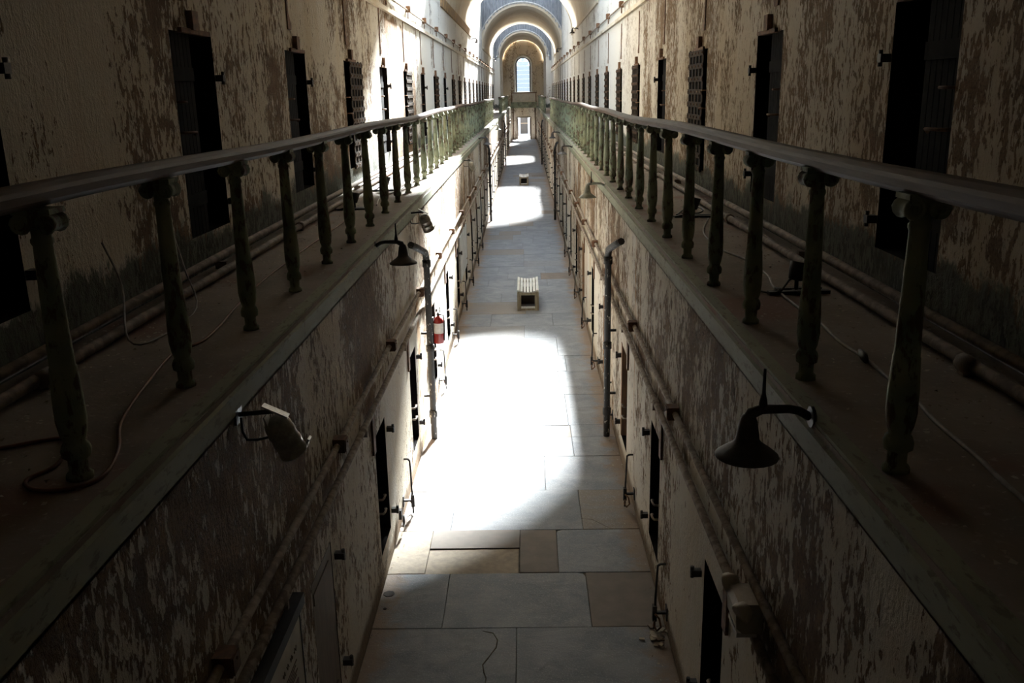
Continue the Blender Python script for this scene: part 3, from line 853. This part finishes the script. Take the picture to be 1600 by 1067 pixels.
def put_lamp(src, loc, rot, lab):
    if id(src) not in used:
        used.add(id(src)); src.location = loc; src.rotation_euler = rot; src['label'] = lab
    else: dup(src, loc, rot, lab)
for src, s, yy, z, lab in lamps:
    put_lamp(src, (s * (W - .25), yy, z - .03), (0, 0, 0 if s > 0 else PI), lab)
for s, yy, lab in ((-1, 45.6, 'lamp at the springing of the nearer vault, high on the left'), (-1, 72.2, 'lamp at the far skylight bay, high on the left wall'),
                   (1, 39.7, 'lamp at the springing of the nearer vault, high on the right'), (1, 58.0, 'lamp at the springing of the middle vault, high on the right')):
    put_lamp(dark, (s * (U - .25), yy, 6.75), (0, 0, 0 if s > 0 else PI), 'dark gooseneck ' + lab)

# floodlights (silver cans under the left gallery)
fl = thing('floodlight', 'silver can floodlight nearest the viewer under the left gallery edge', 'light', (-1.05, 4.02, 2.86))
axd = Vector((.30, .30, -.90)).normalized()
part('housing', MB().lathe([(.012, -.10), (.040, -.098), (.058, -.085), (.066, -.055), (.066, -.03), (.069, -.026), (.069, -.014), (.066, -.01), (.067, .03), (.070, .034), (.070, .046), (.067, .05), (.068, .095), (.071, .10), (.071, .108), (.060, .108), (.058, .09), (.01, .085)], n=20, axis=axd), 'silver', fl)
part('yoke', MB().box((-.045, -.035, .03), (.008, .06, .17), 0, Matrix.Rotation(-.3, 3, 'Y')).box((-.02, -.03, .135), (.13, .05, .008), 0, Matrix.Rotation(.45, 3, 'Y')), 'silver', fl)
part('arm', MB().tube([(-.20, -.02, .115), (-.02, -.02, .13)], .012, 8).box((-.205, -.02, .11), (.015, .09, .07)), 'blackp', fl)
part('cable', MB().tube([(-.19, -.02, .10), (-.185, -.03, .03), (-.165, -.04, -.005), (-.12, -.03, -.01), (-.06, -.02, .0)], .007, 6), 'cord_black', fl)
part('barn_door', MB().box((.095, .075, -.06), (.012, .05, .035), 0, Matrix.Rotation(.5, 3, 'Y')), 'silver', fl)
dup(fl, (-1.08, 10.75, 2.94), None, 'second silver can floodlight, above the bent drainpipe on the left wall')
dup(fl, (-1.08, 20.4, 2.86), None, 'third small silver floodlight farther along under the left gallery edge')

# ------------------------------------------------------------------ lever fittings by the floor
def make_lever():
    t = thing('lever_fitting', 'x', 'door lever')
    part('rod', MB().tube([(-.05, 0, .02), (-.045, .0, .30), (-.035, -.02, .62), (-.015, -.03, .64), (.03, -.03, .64)], .011, 6), 'iron', t)
    part('bracket', MB().box((0, 0, .17), (.12, .03, .02)).box((-.05, 0, .17), (.035, .05, .14)).box((.05, 0, .17), (.012, .08, .12)), 'iron', t)
    part('hook', MB().tube([(-.05, -.02, .11), (-.06, -.05, .08), (-.04, -.10, .06), (-.01, -.11, .10), (-.02, -.08, .16), (-.05, -.04, .18)], .009, 6), 'rust', t)
    return t
lev = make_lever(); first = True
for s, ys in ((1, [6.72, 9.05, 11.55, 14.1, 16.75, 19.35, 21.9, 24.5]), (-1, [8.95, 13.2, 15.9, 18.4, 20.9, 23.4, 25.9])):
    for i, yy in enumerate(ys):
        lab = '%s rusty upright lever fitting from the near end, at the foot of the %s wall' % (ORD[i], SIDE[s])
        loc = (s * (W - .055), yy, 0); rot = (0, 0, 0 if s > 0 else PI)
        if first: lev.location = loc; lev.rotation_euler = rot; lev['label'] = lab; first = False
        else: dup(lev, loc, rot, lab)
t = thing('wall_ring', 'iron ring and clasp low on the left wall beside the second door', 'ring', (-W + .03, 8.52, .18))
part('plate', MB().box((0, 0, .04), (.03, .06, .10)), 'iron', t)
part('ring', MB().tube([(.03, .05 * math.cos(a * PI / 6), -.04 + .06 * math.sin(a * PI / 6)) for a in range(12)] + [(.03, .05, -.04)], .008, 6), 'iron', t)

# ------------------------------------------------------------------ fire extinguisher
t = thing('fire_extinguisher', 'red fire extinguisher with white label hung on the left wall', 'extinguisher', (-W + .10, 12.5, .98))
part('cylinder', MB().lathe([(.066, -.02), (.074, -.012), (.074, .30), (.060, .335), (.040, .36), (.022, .37), (.020, .385)], n=16), 'red', t)
part('paper_label', MB().lathe([(.0755, .13), (.0755, .28)], n=16, caps=False), 'white', t)
part('valve', MB().lathe([(.018, .38), (.022, .385), (.022, .41), (.012, .42)], n=10).box((.0, .035, .425), (.02, .11, .012)).box((.0, .03, .445), (.02, .12, .012), 0, Matrix.Rotation(.2, 3, 'X')), 'blackp', t)
part('hose', MB().tube([(.02, 0, .40), (.07, .0, .39), (.085, -.01, .30), (.08, -.02, .10), (.078, -.02, .02)], .011, 6), 'blackp', t)
part('wall_hook', MB().box((-.085, 0, .30), (.03, .05, .12)), 'blackp', t)

# ------------------------------------------------------------------ signs
t = thing('information_panel', 'cream information panel with dark frame low on the near left wall', 'sign', (-W, 4.07, .125))
part('panel', MB().bx(.012, .03, -.56, .53, .30, 1.46), 'sign', t)
part('frame', MB().bx(.0, .065, -.60, .55, 1.46, 1.53).bx(0, .065, -.60, -.56, .28, 1.46).bx(0, .034, .53, .545, .28, 1.46).bx(0, .05, -.60, .55, .25, .30), 'blackp', t)
part('picture', MB().bx(.03, .034, .10, .40, .66, 1.07), 'picture', t)
tx = MB()
for k in range(4):     # a handwritten title and ruled lines of small print, unreadable in the photograph
    yq = .12 + k * .08
    tx.tube([(.032, yq + .010 * j, 1.26 + .018 * math.sin(j * 2.1 + k)) for j in range(6)], .0022, 4)
for k in range(5): tx.bx(.03, .033, .08, .40 - .03 * (k % 3), 1.185 - k * .02, 1.191 - k * .02)
for k in range(2): tx.bx(.03, .033, -.46, .02, 1.15 - k * .03, 1.157 - k * .03)
o = part('lettering', tx, 'ink', t); o['kind'] = 'stuff'
part('screw', MB().lathe([(.008, 0), (.008, .006)], (.03, .50, 1.42), 8, axis=(1, 0, 0)), 'blackp', t)
t = thing('wall_board', 'tall pale blue-grey board leaning flat on the left wall past the extinguisher', 'board', (-W, 18.05, .55))
part('board_sheet', MB().bx(.01, .03, 0, 2.1, .15, 1.05), 'bluewhite', t)
part('board_edge', MB().bx(.008, .036, -.02, .0, .13, 1.07).bx(.008, .036, 2.1, 2.12, .13, 1.07), 'timber', t)

# emergency light on the right wall
t = thing('emergency_light', 'beige twin-head emergency light on the near right wall', 'light', (W - .09, 3.95, 1.92))
part('housing', MB().prism([(.07, -.06), (-.02, -.06), (-.055, -.03), (-.06, .06), (-.045, .10), (.07, .10)], -.10, .10), 'beige', t)
for yy, nm in ((-.13, 0), (.13, 1)):
    part('lamp_head', MB().lathe([(.016, -.03), (.036, -.025), (.050, .01), (.052, .03), (.046, .034), (.04, .028)], (-.03, yy, .09), 14, axis=(-.6, .35 if yy > 0 else -.3, -.35)), 'beige', t)
part('base_plate', MB().bx(-.05, .05, -.09, .09, -.085, -.06), 'white', t)

# ------------------------------------------------------------------ benches
def make_bench(label):
    t = thing('slatted_bench', label, 'bench')
    L, WD = 1.42, .45
    for k in range(7):
        u = -1 + 2 * k / 6.0
        z = .385 + .035 * u * u
        part('slat', MB().box((0, 0, 0), (.050, L, .022)), 'bwhite', t, (u * (WD / 2 - .025), L / 2, z + .011), (0, -math.atan(.07 * u / .2 * .9), 0))
    for yy in (.05, L - .05):
        for sx in (-1, 1): part('leg', MB().bx(-.04, .04, -.045, .045, 0, .395), 'bolive', t, (sx * (WD / 2 - .04), yy, 0))
        part('rail', MB().bx(-WD / 2 + .08, WD / 2 - .08, -.03, .03, .33, .38), 'bolive', t, (0, yy, 0))
        part('stretcher', MB().bx(-WD / 2 + .08, WD / 2 - .08, -.03, .03, .05, .085), 'bwhite', t, (0, yy, 0))
        part('plinth', MB().bx(-WD / 2 + .08, WD / 2 - .08, -.02, .02, 0, .05), 'bolive', t, (0, yy, 0))
    part('inner_panel', MB().bx(-WD / 2 + .05, -WD / 2 + .07, .1, L - .1, .05, .38).bx(WD / 2 - .07, WD / 2 - .05, .1, L - .1, .05, .38).bx(-WD / 2 + .07, WD / 2 - .07, L * .45, L * .47, .0, .38), 'bdark', t)
    return t
be = make_bench('white slatted bench with olive legs standing on the flagstones, nearer one'); be.location = (.13, 18.36, 0)
dup(be, (.02, 44.8, 0), None, 'small far slatted bench between the second and third patches of sunlight')

# ------------------------------------------------------------------ work lamps and cables on the galleries
def make_work():
    t = thing('work_lamp', 'x', 'lamp')
    part('base', MB().box((0, 0, .012), (.40, .05, .022)).box((.03, .10, .012), (.30, .05, .022)).box((0, .05, .010), (.05, .18, .018)), 'blackp', t)
    part('post', MB().tube([(.0, .05, .02), (.0, .05, .12)], .014, 8), 'blackp', t)
    part('head', MB().lathe([(.03, -.06), (.045, -.055), (.055, .0), (.06, .06), (.05, .062), (.045, .05)], (0, .05, .14), 12, axis=(.2, .1, .9)), 'blackp', t)
    part('lead', MB().tube([(0, .06, .10), (-.06, .02, .09), (-.12, -.02, .03), (-.20, .02, .01), (-.24, .08, .012)], .007, 6), 'cord_black', t)
    return t
wk = make_work()
wl_ = [((-1.90, 10.62, GZ), .1, 'black work lamp on flat bars standing on the left gallery, nearer one'),
       ((-1.84, 12.7, GZ), 0, 'second black work lamp farther along the left gallery floor'),
       ((1.88, 9.45, GZ), -.1, 'black work lamp beyond the third baluster on the right gallery floor'),
       ((1.89, 5.75, GZ), .05, 'pair of flat black bars with lamp on the right gallery, nearest the viewer')]
for i, (loc, rz, lab) in enumerate(wl_):
    if i == 0: wk.location = loc; wk.rotation_euler = (0, 0, rz); wk['label'] = lab
    else: dup(wk, loc, (0, 0, rz), lab)
def cable(name, pts, r, mat, label):
    # smooth the polyline a little
    P = [Vector(p) for p in pts]; out = []
    for i in range(len(P) - 1):
        p0 = P[max(i - 1, 0)]; p1 = P[i]; p2 = P[i + 1]; p3 = P[min(i + 2, len(P) - 1)]
        for k in range(5):
            t_ = k / 5.0
            out.append(0.5 * ((2 * p1) + (p2 - p0) * t_ + (2 * p0 - 5 * p1 + 4 * p2 - p3) * t_ * t_ + (3 * p1 - p0 - 3 * p2 + p3) * t_ ** 3))
    out.append(P[-1])
    o = link(name, MB().tube(out, r, 6).mesh(name, mat)); return tag(o, label, 'cable')
g = GZ + .008
cable('power_cable', [(-1.93, 3.23, g), (-1.73, 3.33, g), (-1.66, 3.2, g), (-1.62, 3.05, g), (-1.66, 2.92, g), (-1.58, 2.84, g), (-1.44, 2.86, g), (-1.40, 2.98, g), (-1.45, 3.2, g + .006), (-1.6, 3.6, g), (-1.75, 4.53, g), (-1.69, 4.71, g), (-1.68, 4.98, g), (-1.80, 6.22, g), (-1.83, 7.68, g), (-1.83, 9.69, g), (-1.98, 10.5, g)], .008, 'cord', 'dull orange cable looping round the nearest baluster along the left gallery')
cable('power_cable', [(-1.70, 11.0, g), (-1.78, 11.8, g), (-1.70, 12.5, g), (-1.6, 14, g), (-1.75, 17, g)], .008, 'cord_grey', 'grey cable between the two work lamps on the left gallery')
cable('power_cable', [(2.0, 9.3, g), (1.77, 8.35, g), (1.74, 7.47, g), (1.83, 6.96, g), (1.84, 6.33, g), (1.78, 5.94, g), (1.77, 5.3, g), (1.79, 5.06, g), (1.76, 4.58, g), (1.78, 4.26, g), (1.77, 3.93, g), (1.78, 3.7, g), (1.74, 3.39, g), (1.73, 3.0, g), (1.71, 2.67, g), (1.7, 1.5, g)], .009, 'cord_grey', 'pale grey cable snaking along the right gallery floor')
cable('power_cable', [(-2.36, 5.2, 3.62), (-2.30, 5.25, 3.35), (-2.05, 4.7, 3.16), (-1.95, 4.9, g), (-2.0, 5.6, g), (-2.2, 6.0, 3.3), (-2.37, 6.3, 3.5)], .006, 'cord_grey', 'thin pale wire drooping from the near left gallery wall')
cable('power_cable', [(1.72, 9.6, g), (1.9, 10.1, g), (2.02, 10.0, g + .03), (2.04, 9.8, g + .02), (1.96, 9.72, g), (1.80, 9.75, g)], .009, 'cord_black', 'black cable curled behind the right work lamp')
# cable connectors
for loc, lab in (((1.772, 4.26, GZ + .02), 'dark plug joint in the grey cable on the right gallery floor'),):
    o = link('cable_connector', MB().tube([(-.02, -.09, 0), (0, 0, 0), (.015, .09, 0)], [.012, .022, .012], 8).mesh('cable_connector', 'blackp'), None, loc)
    tag(o, lab, 'plug')

# fallen paint flakes (uncountable)
def flakes(name, n, fx, label):
    mb = MB()
    for _ in range(n):
        x, y, z = fx(); r_ = random.uniform(.004, .013); a = random.uniform(0, PI); k = random.choice((3, 4, 5))
        pts = []
        for j in range(k):
            q = a + 2 * PI * j / k + random.uniform(-.3, .3)
            pts.append((x + r_ * math.cos(q), y + r_ * 1.2 * math.sin(q), z + random.uniform(.002, .010)))
        mb.quad(pts)
    o = link(name, mb.mesh(name, 'flake')); tag(o, label, 'debris', kind='stuff'); return o
for s in (-1, 1):
    def fx():
        y = 2.2 + 26 * random.random() ** 1.6
        x = s * (2.36 - abs(random.gauss(0, .28))) if random.random() < .75 else s * random.uniform(1.36, 2.3)
        if abs(x) < 1.36: x = s * 1.8
        return x, y, GZ
    flakes('paint_flakes', 2600, fx, 'fallen paint flakes scattered over the %s gallery walkway' % SIDE[s])
def fx2():
    s = random.choice((-1, 1)); return s * (1.25 - abs(random.gauss(0, .07))), 5 + 25 * random.random() ** 1.5, .003
flakes('plaster_crumbs', 420, fx2, 'pale plaster crumbs along the foot of both passage walls')
cr = MB()
for _ in range(26):
    cr.box((random.gauss(1.17, .04), random.gauss(6.62, .06), .012), (random.uniform(.02, .06), random.uniform(.02, .05), random.uniform(.008, .02)), 0, Matrix.Rotation(random.uniform(0, 3), 3, 'Z'))
tag(link('plaster_chunks', cr.mesh('plaster_chunks', 'flake')), 'small heap of broken plaster by the nearest right lever', 'debris', kind='stuff')

# ------------------------------------------------------------------ end wall
ew = MB()
def end_wall(mb, y):
    dW, dH = .62, 2.05            # doorway half width and height
    wx, wz0, wz1 = .72, 4.45, 6.95   # window half width, sill, springing
    mb.quad([(-U, y, -.1), (-dW, y, -.1), (-dW, y, dH), (-U, y, dH)]); mb.quad([(dW, y, -.1), (U, y, -.1), (U, y, dH), (dW, y, dH)])
    mb.quad([(-U, y, dH), (U, y, dH), (U, y, wz0), (-U, y, wz0)])
    mb.quad([(-U, y, wz0), (-wx, y, wz0), (-wx, y, wz1), (-U, y, wz1)]); mb.quad([(wx, y, wz0), (U, y, wz0), (U, y, wz1), (wx, y, wz1)])
    n = 16
    arc = [(wx * math.cos(PI * k / n), y, wz1 + wx * math.sin(PI * k / n)) for k in range(n + 1)]
    out = [(U * math.cos(PI * k / n) if 0 < k < n else (U if k == 0 else -U), y, wz1 + (2.7 * math.sin(PI * k / n))) for k in range(n + 1)]
    for k in range(n): mb.quad([arc[k], out[k], out[k + 1], arc[k + 1]])
    for (p, q) in zip(arc[:-1], arc[1:]): mb.quad([p, q, (q[0], y + .35, q[2]), (p[0], y + .35, p[2])])
    for s in (-1, 1):
        mb.quad([(s * wx, y, wz0), (s * wx, y + .35, wz0), (s * wx, y + .35, wz1), (s * wx, y, wz1)])
        mb.quad([(s * dW, y, -.1), (s * dW, y + .4, -.1), (s * dW, y + .4, dH), (s * dW, y, dH)])
    mb.quad([(-wx, y, wz0), (wx, y, wz0), (wx, y + .35, wz0), (-wx, y + .35, wz0)])
    mb.quad([(-dW, y, dH), (dW, y, dH), (dW, y + .4, dH), (-dW, y + .4, dH)])
end_wall(ew, ENDY)
struct('wall_end', ew, 'end', 'mottled grey-brown end wall with tall arched window over a doorway')
# hood mould and window frame
def arch_tube(R, z0, zs, rad, y):
    return MB().tube([(-R, y, z0), (-R, y, zs)] + [(-R * math.cos(PI * k / 16), y, zs + R * math.sin(PI * k / 16)) for k in range(1, 16)] + [(R, y, zs), (R, y, z0)], rad, 6)
struct('trim_9', arch_tube(1.0, 6.9, 6.95, .06, ENDY - .03), 'end', 'raised arched moulding round the end window')
struct('trim_10', MB().bx(-UN, -1.0, ENDY - .05, ENDY, 6.86, 6.93).bx(1.0, UN, ENDY - .05, ENDY, 6.86, 6.93), 'end', 'thin horizontal moulding across the end wall at the window springing')
win = struct_e('window_1', 'tall bright arched window in the far end wall', (0, ENDY + .2, 4.45))
part('window_frame', arch_tube(.66, 0, 2.5, .07, 0), 'grey_frame', win)
part('surround', arch_tube(.80, 0, 2.5, .07, -.24), 'bwhite', win)
fb = MB()
for k in range(1, 8): fb.bx(-.62, .62, -.012, .012, k * .40 - .006, k * .40 + .006)
part('glazing_bars', fb, 'grey_frame', win)
for k in range(8):
    z0, z1 = k * .40 + .01, k * .40 + .39
    hw = .62 if z1 <= 2.5 else math.sqrt(max(.62 ** 2 - (min(z1, 3.1) - 2.5) ** 2, .01))
    part('pane', MB().bx(-hw, hw, -.004, .004, z0, min(z1, 3.1)), 'dim_glass', win)
part('sill', MB().bx(-.95, .95, -.32, .0, -.07, 0), 'bwhite', win)
# balcony in front of the window
t = thing('end_balcony', 'low boarded balcony crossing the hall under the arched end window', 'balcony', (0, ENDY - .9, GZ))
part('deck', MB().bx(-W + .02, W - .02, 0, .85, -.14, 0), 'green', t)
for k in range(4): part('panel_board', MB().bx(-1.05 + k * .55, -1.05 + (k + 1) * .55 - .03, 0, .03, .42, 1.20), 'sign' if k != 9 else 'rust', t)
part('top_rail', MB().bx(-1.18, 1.28, -.03, .06, 1.20, 1.29), 'rust', t)
part('lower_beam', MB().bx(-W + .02, W - .02, -.04, .04, -.02, .40), 'green', t)
for xx in (-1.12, 1.18): part('post', MB().bx(xx - .04, xx + .04, -.02, .06, 0, 1.25), 'rust', t)
# doorway at the far end
DN[0] += 1
d = struct_e('door_%d' % DN[0], 'bright open doorway in the end wall of the stone passage', (0, ENDY, 0))
part('door_frame', MB().bx(-.72, -.60, -.04, .10, 0, 2.1).bx(.60, .72, -.04, .10, 0, 2.1).bx(-.72, .72, -.04, .10, 2.04, 2.12), 'wood_door', d)
part('door_leaf', MB().bx(-.60, -.56, .1, .6, 0, 2.0).bx(.56, .60, .1, .6, 0, 2.0), 'iron', d)
# rusty pipes on the end wall
for xx, lab in ((-1.02, 'left'), (1.1, 'right')):
    t = thing('drainpipe', 'rusty upright pipe on the end wall, %s of the doorway' % lab, 'pipe', (xx, ENDY - .06, 0))
    part('pipe_run', MB().tube([(0, 0, 0), (0, 0, 3.0)], .045, 8), 'rust', t); link('collar', collar_mesh(), t, (0, 0, 1.5))
# outside
struct('floor_yard', MB().bx(-40, 40, ENDY + .2, 160, -.25, -.10), 'ground', 'sunlit pale yard beyond the far doorway')
ow_ = struct_e('wall_yard', 'pale grey outer wall seen through the far doorway', (0, 104, 0))
part('masonry', MB().bx(-14, -.42, 0, .5, -.1, 4.0).bx(.42, 14, 0, .5, -.1, 4.0).bx(-.42, .42, 0, .5, 2.1, 4.0), 'outer', ow_)
DN[0] += 1
d = struct_e('door_%d' % DN[0], 'dark door in the outer wall seen through the far doorway', (0, 104.3, 0))
part('door_leaf', MB().bx(-.42, .42, 0, .05, -.1, 2.1), 'iron', d); part('rail', MB().bx(-.40, .40, -.02, 0, 1.0, 1.1), 'wood_door', d)
